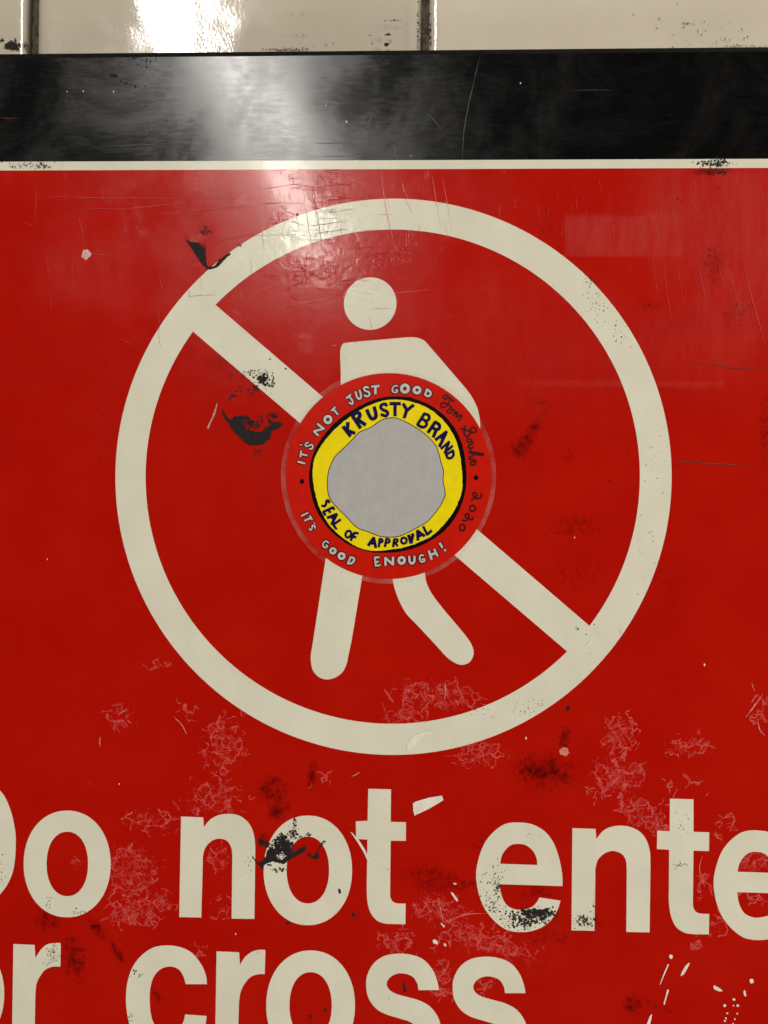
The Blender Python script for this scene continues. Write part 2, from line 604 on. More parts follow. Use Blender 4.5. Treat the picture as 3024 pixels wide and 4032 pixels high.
# red field: a fine grid that carries where the crazing, grime and scuffed haze lie
step = 0.0012
nx, nz = int((X1-X0)/step)+1, int((ZSTRIP-Z0)/step)+1
gx, gz = np.linspace(X0, X1, nx), np.linspace(Z0, ZSTRIP, nz)
GX, GZ = np.meshgrid(gx, gz)
co = np.c_[GX.ravel(), np.zeros(nx*nz), GZ.ravel()].astype('f')
i0 = (np.arange(nz-1)[:, None]*nx+np.arange(nx-1)[None]).ravel()
quads = np.c_[i0, i0+1, i0+1+nx, i0+nx].astype('i4')
me = bpy.data.meshes.new('red_field')
me.vertices.add(nx*nz)
me.vertices.foreach_set('co', co.ravel())
me.loops.add(quads.size)
me.loops.foreach_set('vertex_index', quads.ravel())
me.polygons.add(len(quads))
me.polygons.foreach_set('loop_start', np.arange(0, quads.size, 4, dtype='i4'))
me.update(calc_edges=True)
gxr, gzr = GX.ravel(), GZ.ravel()


def blobs(lst):
    out = np.zeros(nx*nz)
    for u, vv, ru, rv, ang, amp in lst:
        x, z = pt(u, vv)
        dx, dz = (gxr-x)/PX, -(gzr-z)/PX
        a = math.radians(ang)
        p, q = dx*math.cos(a)+dz*math.sin(a), -dx*math.sin(a)+dz*math.cos(a)
        out = np.maximum(out, amp*np.exp(-((p/ru)**2+(q/rv)**2)**1.3))
    return out


def boxes(lst):
    out = np.zeros(nx*nz)
    for u0, v0, u1, v1, soft, amp in lst:
        (x0, z0), (x1, z1) = pt(u0, v1), pt(u1, v0)
        s = soft*PX
        m = (np.clip((gxr-x0)/s+.5, 0, 1)*np.clip((x1-gxr)/s+.5, 0, 1)*np.clip((gzr-z0)/s+.5, 0, 1)*np.clip((z1-gzr)/s+.5, 0, 1))
        out = np.maximum(out, amp*m)
    return out


craze = blobs([(480, 2830, 70, 70, 0, .75), (880, 2930, 95, 120, 0, 1), (740, 2790, 60, 40, 30, .5), (640, 2620, 90, 30, 10, .35),
               (520, 3430, 130, 120, 0, 1), (560, 3580, 140, 70, -20, 1), (590, 3230, 130, 50, 20, .8), (840, 3150, 130, 80, 0, .9),
               (870, 3380, 60, 80, 0, .8), (300, 3400, 30, 30, 0, .8), (870, 3570, 60, 60, 0, .5), (790, 3740, 60, 50, 30, .45), (360, 3090, 30, 20, 0, .5),
               (1720, 3580, 130, 70, 15, 1), (1870, 3690, 150, 60, 20, 1), (1560, 3710, 90, 50, -10, .9), (1740, 3840, 55, 80, 0, .9), (1740, 3910, 60, 30, 0, .9),
               (1900, 3880, 60, 40, 0, .7), (1990, 3740, 170, 50, 10, 1), (1720, 2740, 190, 70, 8, 1), (1600, 2820, 90, 50, 0, .9), (1890, 2960, 110, 60, -15, 1),
               (2440, 2900, 75, 90, 20, 1), (2430, 3060, 110, 90, 0, 1), (2500, 3190, 100, 60, 40, 1), (2700, 2940, 110, 50, -10, .75), (2590, 3250, 60, 50, 0, 1),
               (2700, 3090, 100, 40, 0, .5), (2840, 3250, 60, 60, 0, .5), (2970, 3390, 90, 60, -15, 1), (2830, 3640, 60, 60, 0, .6), (2740, 3720, 30, 30, 0, .7),
               (2990, 2780, 50, 80, 0, .4), (2770, 3480, 40, 80, 0, .45), (980, 2780, 60, 40, 0, .4), (2960, 3530, 60, 40, 0, .5), (1270, 3060, 60, 35, 0, .35)])
grime = blobs([(2140, 3040, 140, 80, 8, .95), (2220, 2920, 25, 70, 10, .9), (1075, 3110, 75, 70, 0, .9), (1095, 3185, 45, 60, 30, 1), (1230, 3050, 22, 70, 8, 1.0),
               (1040, 3310, 30, 40, 0, .9), (1700, 3460, 140, 60, 5, .75), (1790, 3480, 130, 30, 0, .7), (190, 3620, 60, 70, 20, .8), (290, 3770, 60, 110, -15, .85),
               (385, 3660, 55, 22, 52, 1.1), (460, 3750, 60, 18, 55, 1.1), (620, 3920, 45, 14, 55, .9), (2492, 3955, 38, 38, 0, 1.05), (2590, 3960, 120, 20, 25, .5),
               (2085, 1720, 30, 110, 28, .85), (2050, 1760, 40, 50, 30, .95), (2130, 1590, 60, 40, 50, .5), (2240, 1790, 40, 90, -30, .45), (2260, 2070, 120, 60, 0, .6),
               (2270, 2250, 150, 130, 0, .4), (2800, 675, 90, 22, 0, .9), (2810, 1040, 60, 110, 10, .6), (2900, 1230, 60, 90, 20, .55), (2560, 1205, 40, 16, -15, .9),
               (2620, 1310, 150, 120, 0, .35), (3010, 1700, 30, 150, 0, .6), (2600, 2350, 160, 220, 0, .35), (1500, 3180, 160, 150, 0, .35), (2110, 3500, 120, 60, 0, .6),
               (2330, 3630, 60, 50, 20, .6), (2150, 3690, 150, 40, 0, .5), (870, 770, 110, 60, 20, .42), (790, 900, 70, 50, -25, .35), (1100, 830, 180, 60, -10, .3), (900, 1440, 140, 70, 30, .5),
               (2150, 910, 40, 60, 30, .45), (1000, 1800, 60, 30, 0, .3), (1900, 3320, 90, 60, 0, .4)])
haze = np.maximum(blobs([(2830, 850, 330, 300, 0, .75), (2900, 1150, 220, 330, 15, .7), (2700, 1350, 300, 150, 0, .4), (350, 1070, 190, 140, 0, .55), (1150, 1150, 500, 260, 0, .35),
                         (1000, 720, 500, 60, 0, .45), (2150, 1350, 500, 300, 0, .25)]),
                  boxes([(2225, 848, 2690, 1010, 14, .95), (2530, 830, 2670, 900, 12, .9), (2050, 1505, 2850, 1516, 12, .8), (2860, 660, 3200, 1150, 60, .75)]))
for nm, val in (('craze', craze), ('grime', grime), ('haze', haze)):
    a = me.attributes.new(nm, 'FLOAT', 'POINT')
    a.data.foreach_set('value', val.astype('f'))
link('red_field', me, RED, sign)

YP = -0.00006                                     # printed white
RCX, RCZ, RO, RI = -0.00923, 0.0160, 0.1086, 0.0965
# prohibition symbol: outer circle with two openings either side of the slash
ua, ub = pt(850, 1202), pt(2322, 2465)            # slash, upper edge
la, lb = pt(762, 1307), pt(2235, 2567)            # slash, lower edge
ang = lambda p: math.atan2(p[1]-RCZ, p[0]-RCX)


def arc(a0, a1, k=90):
    return [(RCX+RI*math.cos(a0+(a1-a0)*i/k), RCZ+RI*math.sin(a0+(a1-a0)*i/k)) for i in range(k+1)]


upper = arc(ang(ub), ang(ua))                     # right-hand opening, over the top
lower = arc(ang(la), ang(lb)+2*math.pi)           # left-hand opening, round the bottom
flat_shape('prohibition_ring', [circle(RCX, RCZ, RO, 220), upper, lower], WHITE, sign, YP)

fig = bpy.data.objects.new('walking_figure', None)
COL.objects.link(fig)
fig.parent = sign
flat_shape('head', [circle(*pt(1457.5, 1195.5), 0.0103, 64)], WHITE, fig, YP-0.00003)
body = [(567, 840), (563, 680), (566, 620), (580, 590), (615, 579), c_(840, 559), (1000, 545), (1055, 546), (1100, 560), (1135, 590),
        c_(1290, 770), (1400, 900), (1450, 985), (1472, 1060), (1478, 1130), (1474, 1200), (1440, 1235), (1390, 1220), (1340, 1150),
        c_(1180, 900), c_(1090, 1300), (1080, 1800), (1100, 1990), (1117, 2089), (1125, 2139), (1150, 2199), (1190, 2259), (1250, 2335), c_(1290, 2382),
        c_(1380, 2489), (1420, 2549), (1435, 2609), (1410, 2664), (1355, 2684), (1300, 2664), (1250, 2624), c_(1200, 2568), c_(1060, 2418), (995, 2349), (950, 2269), (920, 2189),
        (905, 2124), c_(880, 1990), c_(780, 1700), c_(708, 2104), c_(635, 2540), c_(613, 2640), (607, 2672), (580, 2729), (530, 2767), (475, 2779), (425, 2764), (385, 2719), (372, 2660), (372, 2615),
        c_(380, 2568), c_(468, 1994), c_(560, 1450)]
flat_shape('body', [[M2(p) for p in spline(body)]], WHITE, fig, YP-0.00003)

# lettering
GE = [[c_(316, 758), (316, 700), (308, 640), (290, 560), (255, 470), (200, 400), (120, 355), (35, 342), (-40, 347), (-99, 375), (-159, 430), (-199, 490),
       (-229, 570), (-247, 660), (-244, 740), (-224, 830), (-189, 910), (-129, 985), (-59, 1038), (0, 1055), (60, 1058), (120, 1050), (190, 1022), (250, 970),
       (285, 910), c_(304, 853), c_(165, 832), (150, 860), (115, 895), (60, 910), (10, 910), (-40, 888), (-70, 848), (-86, 800), c_(-95, 745)],
      [c_(152, 620), (148, 580), (125, 530), (80, 492), (30, 482), (-20, 490), (-59, 525), (-82, 565), c_(-91, 612)]]
GS = [[c_(1208, 1437), (1200, 1390), (1170, 1310), (1110, 1240), (1030, 1207), (940, 1199), (850, 1215), (780, 1265), (740, 1340), (733, 1410), (745, 1480),
       (785, 1545), (850, 1590), (950, 1622), (1020, 1645), (1068, 1685), (1075, 1735), (1040, 1785), (980, 1797), (930, 1785), (890, 1740), c_(870, 1690), c_(735, 1690),
       (750, 1780), (800, 1855), (880, 1905), (980, 1920), (1090, 1905), (1170, 1850), (1215, 1760), (1220, 1680), (1200, 1610), (1150, 1545), (1080, 1505),
       (1000, 1482), (925, 1460), (880, 1430), (868, 1388), (900, 1345), (960, 1327), (1030, 1345), (1065, 1390), c_(1075, 1437)]]
GR = [[c_(88, 1136), c_(226, 1142), c_(232, 1226), (270, 1170), (310, 1138), (365, 1129), c_(397, 1131), c_(395, 1284), (345, 1284), (295, 1305), (260, 1350),
       (238, 1400), (232, 1460), c_(230, 1520), c_(225, 1800), c_(78, 1798)]]


def mv(lps, dx, dy, sx=1.0, sy=1.0):
    o = []
    for lp in lps:
        o.append([(('c', p[1]*sx+dx, p[2]*sy+dy) if p[0] == 'c' else (p[0]*sx+dx, p[1]*sy+dy)) for p in lp])
    return o


def letter(reg, lps, raw=()):
    loops = [[reg(p) for p in spline(lp)] for lp in lps]+[[reg(p) for p in lp] for lp in raw]
    return flat_shape('letter', loops, WHITE, sign, YP)


letter(RA, [[c_(-400, 22), c_(-260, 23), (-200, 26), (-120, 48), (-50, 88), (0, 133), (40, 190), (75, 280), (97, 380), (103, 450), (100, 560), (85, 660), (50, 745),
             (0, 812), (-50, 862), (-120, 912), (-210, 938), c_(-270, 942), c_(-410, 938)],
            [c_(-255, 158), c_(-230, 158), (-180, 168), (-110, 210), (-70, 290), (-48, 390), (-45, 460), (-52, 560), (-75, 680), (-120, 770), (-190, 806), c_(-235, 812), c_(-260, 812)]])      # D
letter(RA, [], [superellipse(439, 613, 284, 348.5), superellipse(440, 613, 135.5, 210.5, 2.15)])                # o
letter(RA, [[c_(1183, 303), c_(1328, 309), c_(1332, 372), (1375, 322), (1430, 294), (1490, 286), (1550, 293), (1600, 321), (1638, 366), (1658, 420), (1667, 490), c_(1667, 560),
             c_(1662, 972), c_(1513, 970), c_(1518, 560), (1512, 510), (1485, 464), (1437, 448), (1388, 460), (1345, 502), (1327, 555), c_(1325, 600), c_(1315, 963), c_(1171, 960)]])    # n
letter(RB, [], [superellipse(352, 655, 289, 358), superellipse(352, 653, 138.5, 218, 2.15)])                   # o
letter(RB, [[c_(747, 122), c_(895, 126), c_(893, 338), c_(993, 341), c_(992, 462), c_(893, 461), c_(889, 790), (891, 830), (908, 860), (940, 871), c_(991, 872), c_(989, 1007), c_(900, 1005),
             (850, 1001), (800, 980), (762, 932), (743, 870), (737, 800), c_(737, 740), c_(741, 454), c_(668, 450), c_(665, 335), c_(742, 331)]])                                         # t
letter(RC, GE)                                                                                                 # e
letter(RC, [[c_(381, 379), c_(532, 384), c_(537, 450), (578, 400), (625, 374), (690, 363), (760, 372), (825, 406), (868, 465), (888, 540), c_(891, 620), c_(885, 1060), c_(733, 1057),
             c_(736, 650), (730, 590), (703, 548), (645, 528), (588, 546), (546, 590), (531, 650), c_(531, 690), c_(525, 1050), c_(375, 1047)]])                                            # n
letter(RC, [[c_(1018, 187), c_(1172, 191), c_(1172, 403), c_(1275, 407), c_(1273, 529), c_(1172, 526), c_(1168, 850), (1170, 892), (1186, 924), (1218, 937), c_(1275, 940), c_(1272, 1074),
             c_(1175, 1072), (1115, 1062), (1058, 1024), (1024, 950), (1011, 860), c_(1011, 790), c_(1013, 520), c_(933, 516), c_(935, 395), c_(1016, 400)]])                              # t
letter(RC, mv(GE, 1551, 52))                                                                                   # e
letter(RC, mv(GR, 1845, -715, 1.03, 1.02))                                                                     # r, beyond the frame
letter(RA, [], [superellipse(-257, 1462, 285, 350), superellipse(-257, 1462, 136, 211, 2.15)])                  # o
letter(RA, GR)                                                                                                 # r
letter(RA, [[c_(1352, 1398), (1345, 1340), (1315, 1270), (1260, 1200), (1190, 1160), (1095, 1145), (1000, 1160), (920, 1215), (865, 1290), (832, 1390), (823, 1490), (828, 1570),
             (845, 1659), (875, 1740), (930, 1800), (1010, 1845), (1090, 1855), (1180, 1840), (1260, 1795), (1320, 1720), (1343, 1659), c_(1350, 1606), c_(1210, 1596),
             (1195, 1650), (1150, 1700), (1090, 1715), (1040, 1700), (1005, 1655), (985, 1590), (978, 1500), (983, 1420), (1005, 1350), (1050, 1300), (1110, 1283), (1165, 1300), (1197, 1345), c_(1213, 1398)]])   # c
letter(RA, [[c_(1415, 1184), c_(1562, 1190), c_(1568, 1272), (1600, 1222), (1645, 1187), (1690, 1174), c_(1734, 1175), c_(1729, 1333), (1690, 1333), (1640, 1350), (1598, 1395), (1572, 1450), (1562, 1510),
             c_(1560, 1560), c_(1552, 1850), c_(1404, 1848)]])                                                   # r
letter(RB, [], [superellipse(370, 1537, 290, 359), superellipse(370, 1537, 138, 217, 2.15)])                   # o
letter(RB, GS)                                                                                                 # s
letter(RB, mv(GS, 565, 20))                                                                                    # s

# ---- soot, chips and scratches on the sign's face
YS = -0.00013


def ragged(reg, pts, jag, sub=9):
    ps = spline(pts, True, sub)
    return [reg((p[0]+random.gauss(0, jag), p[1]+random.gauss(0, jag))) for p in ps]


def soot(reg, pts, jag=5):
    return flat_shape('soot_mark', [ragged(reg, pts, jag)], SOOT, sign, YS)


soot(ZA, [(655, 905), (685, 905), (745, 1000), (800, 1020), (835, 975), (900, 975), (945, 965), (960, 1060), (1000, 1120), (1020, 1170), (1100, 1192), (1200, 1210), (1265, 1190),
          (1310, 1130), (1370, 1110), (1335, 1040), (1360, 1005), (1400, 1055), (1480, 1060), (1538, 1070), (1550, 1110), (1500, 1160), (1395, 1200), (1385, 1250),
          (1370, 1310), (1320, 1350), (1270, 1388), (1140, 1410), (1060, 1400), (980, 1350), (880, 1250), (800, 1160), (740, 1070), (695, 1000)])
soot(ZC, [(340, 288), (365, 315), (430, 352), (500, 350), (548, 372), (600, 425), (638, 520), (650, 620), (668, 700), (740, 716), (790, 688), (840, 615), (885, 588), (950, 535),
          (1000, 512), (1006, 538), (930, 604), (860, 680), (810, 722), (740, 752), (690, 754), (640, 735), (560, 642), (490, 540), (420, 432), (368, 352)], 4)
soot(ZB, [(195, 1388), (240, 1440), (285, 1488), (355, 1462), (395, 1410), (430, 1310), (500, 1270), (545, 1340), (580, 1420), (640, 1450), (700, 1400), (740, 1360), (800, 1345),
          (870, 1312), (930, 1275), (985, 1238), (1000, 1300), (940, 1350), (840, 1402), (730, 1470), (680, 1512), (600, 1502), (500, 1482), (410, 1510), (372, 1545), (368, 1588), (330, 1562), (285, 1518), (240, 1470)], 4)
soot(T1, [(900, 372), (860, 398), (812, 418), (806, 455), (818, 498), (796, 508), (782, 470), (778, 425), (800, 402), (850, 385), (870, 376)], 3)
soot(T1, [(715, 492), (745, 484), (772, 496), (756, 506), (728, 502)], 3)
soot(L3, [(340, 1300), (352, 1294), (364, 1302), (366, 1316), (352, 1325), (340, 1316)], 1)
for reg, q in ((RB, [(552, 778), (566, 780), (568, 798), (556, 806)]), (RB, [(640, 932), (658, 938), (662, 958), (646, 956)]), (RB, [(214, 990), (228, 988), (226, 1008), (216, 1012)]),
               (RB, [(972, 1388), (982, 1392), (996, 1446), (984, 1450), (974, 1425)]), (RB, [(460, 1552), (474, 1556), (472, 1580), (460, 1572)]), (RB, [(362, 1598), (376, 1606), (370, 1630), (362, 1622)]),
               (ZB, [(1235, 1195), (1245, 1215), (1180, 1330), (1200, 1405), (1150, 1440), (1080, 1420), (1020, 1370), (1040, 1355), (1110, 1395), (1145, 1350), (1185, 1290)])):
    soot(reg, q, 1.5)

specks = Flat()


def spray(reg, x, y, rx, ry, n, r0, r1, yy=YS-0.00002):
    """r in photograph pixels"""
    for _ in range(n):
        dx, dy = np.clip(random.gauss(0, 0.5), -1.3, 1.3), np.clip(random.gauss(0, 0.5), -1.3, 1.3)
        px, pz = reg((x+dx*rx, y+dy*ry))
        specks.dot(px, pz, PX*(r0+(r1-r0)*random.random()**2), yy-random.random()*0.00002)


spray(ZA, 1270, 400, 130, 110, 75, 1.6, 6.0)
spray(ZA, 1270, 440, 60, 60, 40, 3, 8)
spray(ZA, 1050, 340, 110, 60, 26, 1.4, 3.5)
spray(ZA, 1400, 490, 40, 60, 22, 2, 5)
spray(ZA, 1090, 1080, 130, 90, 80, 2, 7)
spray(ZA, 1420, 960, 90, 50, 36, 2, 5)
spray(ZA, 960, 1000, 80, 40, 30, 2, 6)
spray(ZA, 1000, 620, 300, 220, 36, 1.5, 5)
spray(ZA, 1150, 560, 50, 60, 20, 2, 5)
spray(ZA, 1200, 1500, 80, 70, 16, 2, 5)
spray(ZA, 1370, 130, 10, 10, 3, 2, 4)
spray(ZA, 1605, 275, 12, 10, 3, 2, 4)
spray(ZC, 650, 180, 120, 60, 36, 1.5, 5)
spray(ZC, 1150, 402, 30, 14, 10, 2, 4)
spray(ZC, 620, 480, 40, 80, 30, 1.5, 4)
spray(ZB, 610, 1270, 150, 130, 170, 2.5, 9)
spray(ZB, 720, 1250, 120, 110, 60, 3, 9)
spray(ZB, 640, 1130, 60, 70, 40, 2, 8)
spray(ZB, 810, 1060, 65, 90, 70, 1.5, 5)
spray(ZB, 830, 880, 35, 60, 26, 1.2, 4)
spray(ZB, 1050, 1080, 45, 30, 20, 1.5, 5)
spray(ZB, 940, 1130, 70, 25, 18, 1.5, 4)
spray(ZB, 580, 1600, 160, 30, 26, 1.5, 5)
spray(ZB, 460, 1525, 40, 20, 10, 2, 6)
spray(ZB, 330, 1190, 45, 50, 40, 2, 6)
spray(ZB, 1250, 1190, 30, 30, 8, 1.5, 3.5)
spray(RC, 110, 955, 180, 55, 330, 1.5, 6)
spray(RC, 150, 930, 90, 22, 110, 3, 8)
spray(RC, 60, 1010, 130, 40, 60, 1.5, 5)
spray(RB, 1590, 780, 28, 120, 70, 1.2, 4.5)
spray(RB, 1560, 730, 90, 140, 60, 1, 3)
spray(RB, 1550, 890, 50, 40, 30, 1.5, 4)
spray(RC, 455, 990, 75, 50, 90, 1.2, 5)
spray(RC, 520, 900, 12, 100, 22, 1, 2.6)
spray(RA, 345, 1200, 50, 70, 130, .8, 2.4)
spray(RA, 895, 1335, 40, 30, 14, 1.4, 4)
spray(RA, 530, 930, 50, 22, 18, 1.2, 3)
spray(RA, 310, 850, 40, 60, 16, 1, 2.4)
spray(RA, 20, 660, 30, 90, 18, 1, 3)
spray(RA, 855, 1600, 16, 50, 14, 1, 4)
spray(RA, 1625, 600, 20, 90, 16, 1, 2.6)
spray(M3, 530, 350, 90, 170, 60, .9, 2.8)
spray(M3, 500, 180, 50, 40, 30, .9, 3)
spray(M3, 700, 540, 80, 80, 22, .9, 3)
spray(M3, 930, 1330, 90, 260, 30, .8, 2.2)
spray(L3, 880, 300, 80, 250, 24, .8, 2.4)
spray(L3, 560, 830, 160, 120, 30, .8, 2.2)
spray(L3, 120, 1310, 150, 60, 60, .8, 2.4)
spray(L3, 405, 790, 20, 20, 8, 1, 2.6)
spray(L2, 1480, 1330, 120, 40, 24, .8, 2.2)
spray(T3, 1310, 1068, 110, 26, 150, 1, 4.5)
spray(T3, 1330, 1120, 90, 18, 60, 1, 4)
spray(T1, 170, 1082, 150, 22, 90, .9, 3)
spray(T1, 275, 1085, 45, 22, 40, 1, 4)
spray(T1, 860, 560, 80, 30, 30, 1, 4)
spray(T1, 960, 420, 60, 60, 40, 1, 3)
spray(RC, 1090, 620, 60, 30, 22, .9, 2.6)
spray(RC, 1110, 340, 60, 90, 16, .9, 2.2)
spray(RC, 110, 430, 60, 60, 16, .9, 2.2)
o = specks.build('soot_speck', SOOT, sign)
o['kind'] = 'stuff'


def chip(reg, pts, jag=1.5, mat=CHIP):
    return flat_shape('paint_chip', [ragged(reg, pts, jag, 5)], mat, sign, YS-0.00004)


chip(RB, [c_(1040, 216), c_(1060, 206), c_(1140, 185), c_(1228, 166), c_(1238, 196), c_(1200, 222), c_(1140, 255), c_(1052, 292), c_(1040, 265)], 2)
chip(RB, [(1288, 805), (1297, 800), (1330, 845), (1322, 854)])
chip(RB, [(1302, 738), (1312, 736), (1322, 746), (1310, 747)])
chip(RB, [(1167, 1112), (1182, 1105), (1203, 1124), (1193, 1136), (1175, 1130)])
chip(RB, [(1240, 1134), (1250, 1132), (1257, 1147), (1246, 1150)])
chip(RB, [(1220, 1000), (1230, 1003), (1248, 1020), (1238, 1024)])
chip(RB, [c_(632, 400), c_(645, 410), c_(690, 460), c_(722, 515), c_(758, 590), c_(748, 596), c_(712, 530), c_(675, 470)], 1.5)
chip(RC, [(1014, 1212), (1026, 1205), (1036, 1217), (1027, 1232), (1016, 1228)])
chip(RC, [c_(1000, 1264), c_(1008, 1266), c_(990, 1320), c_(958, 1398), c_(948, 1396), c_(970, 1340)], 2)
chip(RC, [(1136, 1260), (1143, 1268), (1120, 1315), (1095, 1343), (1087, 1338), (1105, 1300)])
chip(RC, [c_(1003, 1434), c_(1009, 1436), c_(1000, 1480), c_(984, 1532), c_(975, 1530), c_(988, 1480)], 2)
chip(RC, [(1538, 1370), (1550, 1362), (1563, 1372), (1560, 1388), (1546, 1390)])
chip(RC, [(1300, 1412), (1320, 1410), (1358, 1436), (1350, 1444), (1310, 1430)])
chip(RC, [(1498, 1440), (1508, 1440), (1516, 1468), (1508, 1478), (1500, 1462)])
chip(RC, [(893, 1598), (900, 1606), (880, 1680), (868, 1690), (866, 1660)])
for x, y, r in ((1435, 1497, 9), (1375, 1537, 10), (1433, 1537, 5), (1460, 1537, 9), (1392, 1587, 6), (1457, 1590, 6), (1383, 1620, 6), (1442, 1625, 6), (1377, 1637, 7), (1430, 1655, 5)):
    chip(RC, [(x-r, y), (x, y-r), (x+r, y), (x, y+r)], 0.8)
chip(L3, [(296, 1580), (318, 1562), (345, 1572), (358, 1595), (345, 1614), (312, 1612), (298, 1598)], 3, PINK)
chip(M1, [(535, 0), (550, -25), (580, -22), (600, -5), (590, 15), (560, 38), (540, 22)], 3, plain('pink_chip', (0.62, 0.36, 0.34), 0.5, 0.4, 0.2, 0, 900))
chip(M1, [c_(1416, 968), c_(1420, 990), c_(1405, 1050), c_(1385, 1100), c_(1358, 1146), c_(1353, 1132), c_(1380, 1075), c_(1402, 1020)], 2, plain('torn_scratch', (0.50, 0.24, 0.19), 0.5, 0.4, 0.5, 0, 1500))
chip(L2, [(1000, 1580), (1004, 1535), (1035, 1500), (1090, 1472), (1150, 1460), (1158, 1476), (1100, 1500), (1040, 1560), (1015, 1582)], 2.5, plain('bare_cream', (0.76, 0.745, 0.63), 0.5, 0.4, 0.1))
for reg, x, y, r in ((L3, 78, 1503, 8), (L3, 1243, 1025, 8), (L3, 395, 193, 5), (L1, 310, 335, 5), (RA, 780, 90, 6), (RA, 1540, 1070, 6), (T2, 604, 796, 7), (T2, 472, 690, 4),
                     (T3, 42, 545, 6), (T1, 743, 600, 6), (T1, 545, 597, 5), (T1, 440, 600, 4), (T2, 1025, 1018, 4)):
    chip(reg, [(x-r*.7, y), (x, y-r), (x+r*.7, y), (x, y+r)], 0.8)

pale, dark, grey, faint = Flat(), Flat(), Flat(), Flat()
FAINT = plain('faint_scratch', (0.53, 0.042, 0.034), 0.45, 0.4, 0.25)


def scr(F, reg, pts, wpx, wob=0.45, y=YS-0.00003):
    ps = spline(pts, False, 6) if len(pts) > 2 else [tuple(pts[0][k]+(pts[1][k]-pts[0][k])*t/10 for k in (0, 1)) for t in range(11)]
    F.stroke([reg((p[0]+random.gauss(0, .8), p[1]+random.gauss(0, .8))) for p in ps], wpx*PX, y-random.random()*0.00002, True, wob)


for reg, pts, wd in ((T1, [(195, 1280), (600, 1292), (1000, 1295), (1640, 1295)], 1.6), (T1, [(550, 1360), (850, 1362), (1300, 1310)], 1.5), (T1, [(1080, 1392), (1400, 1365), (1659, 1345)], 1.6),
                     (T1, [(1320, 1590), (1500, 1560), (1659, 1530)], 1.6), (T1, [(515, 1415), (540, 1520), (560, 1620)], 2.2), (T1, [(150, 1445), (220, 1480)], 1.3), (T1, [(1010, 1400), (1290, 1385)], 1.2),
                     (T2, [(0, 1240), (150, 1222), (280, 1200)], 1.6), (T2, [(0, 1335), (180, 1325), (330, 1330)], 1.5), (T2, [(830, 1120), (850, 1280), (880, 1450), (930, 1640)], 2.2), (T2, [(965, 1180), (980, 1240), (1005, 1292)], 2),
                     (T2, [(1165, 1150), (1180, 1250), (1225, 1500)], 1.6), (T2, [(1228, 1160), (1260, 1310), (1290, 1520)], 1.5), (T2, [(30, 1290), (70, 1660)], 1.3), (T2, [(600, 1150), (720, 1210)], 2), (T2, [(690, 1190), (715, 1215)], 2.5),
                     (M1, [(1040, 130), (1052, 190), (1065, 255)], 1.6), (M1, [(1560, 210), (1590, 330)], 1.8), (M1, [(470, 60), (490, 260)], 1.3), (M1, [(305, 0), (320, 140)], 1.2), (M1, [(330, 240), (335, 380)], 1.1),
                     (M1, [(750, 540), (880, 600)], 1.1), (M1, [(840, 210), (880, 216)], 1.5), (M1, [(620, 0), (720, 10)], 2),
                     (M3, [(1490, 0), (1530, 200), (1590, 420), (1640, 600)], 2.4), (M3, [(1190, 40), (1225, 180), (1255, 330)], 2.2), (M3, [(970, 0), (1000, 260), (1030, 440)], 1.5), (M3, [(900, 0), (940, 300)], 1.4),
                     (M3, [(1380, 30), (1500, 440)], 1.2), (M3, [(1060, 60), (1110, 330)], 1.1), (M3, [(1330, 60), (1380, 240)], 1.3), (M2, [(430, 190), (640, 165), (760, 180)], 2), (M2, [(200, 340), (430, 300), (590, 280)], 2),
                     (M2, [(290, 130), (470, 90), (640, 40)], 2.4), (M2, [(510, 600), (540, 597)], 4), (M2, [(880, 260), (1150, 235)], 1.3), (M2, [(0, 250), (180, 190)], 1.4),
                     (L1, [(1135, 1360), (1190, 1420), (1220, 1480)], 4), (L1, [(655, 1490), (652, 1560)], 4), (L1, [(780, 1345), (840, 1310)], 4), (RB, [(635, 45), (665, 28), (695, 12)], 4.5),
                     (L3, [(1625, 1215), (1570, 1290), (1510, 1370)], 5), (L3, [(1590, 1390), (1605, 1450), (1640, 1490)], 4.5), (L3, [(1550, 1140), (1570, 1200)], 3), (L2, [(1248, 1130), (1250, 1180), (1246, 1250)], 4.5),
                     (RB, [(1200, 840), (1225, 930), (1235, 1000)], 3), (RB, [(1240, 990), (1330, 960), (1400, 940), (1520, 935)], 3.5), (RC, [(1230, 560), (1210, 650), (1245, 760)], 3)):
    scr(faint if reg in (M1, M3, T1) else pale, reg, pts, wd*(1.2 if reg in (M1, M3, T1) else 1))
for _ in range(60):                                # rubbed vertical streaks at the upper right
    x, y = random.uniform(150, 1650), random.uniform(1130, 1560)
    ln = random.uniform(30, 130)
    k = random.uniform(.08, .22)*(1 if random.random() < .65 else -.6)
    scr(faint, T3, [(x, y), (x+k*ln*.5+random.gauss(0, 3), y+ln*.5), (x+k*ln, y+ln)], random.uniform(.6, 1.3), .6)
for _ in range(60):                                # fine scratches round the sheen
    x, y = random.uniform(600, 1750), random.uniform(690, 1300)
    ln = random.uniform(20, 120)
    a = random.choice((math.radians(-8+random.gauss(0, 8)), math.radians(80+random.gauss(0, 8))))
    scr(faint, lambda p: pt(*p), [(x, y), (x+ln*.5*math.cos(a)+random.gauss(0, 2), y+ln*.5*math.sin(a)), (x+ln*math.cos(a), y+ln*math.sin(a))], random.uniform(.5, 1.2), .6)
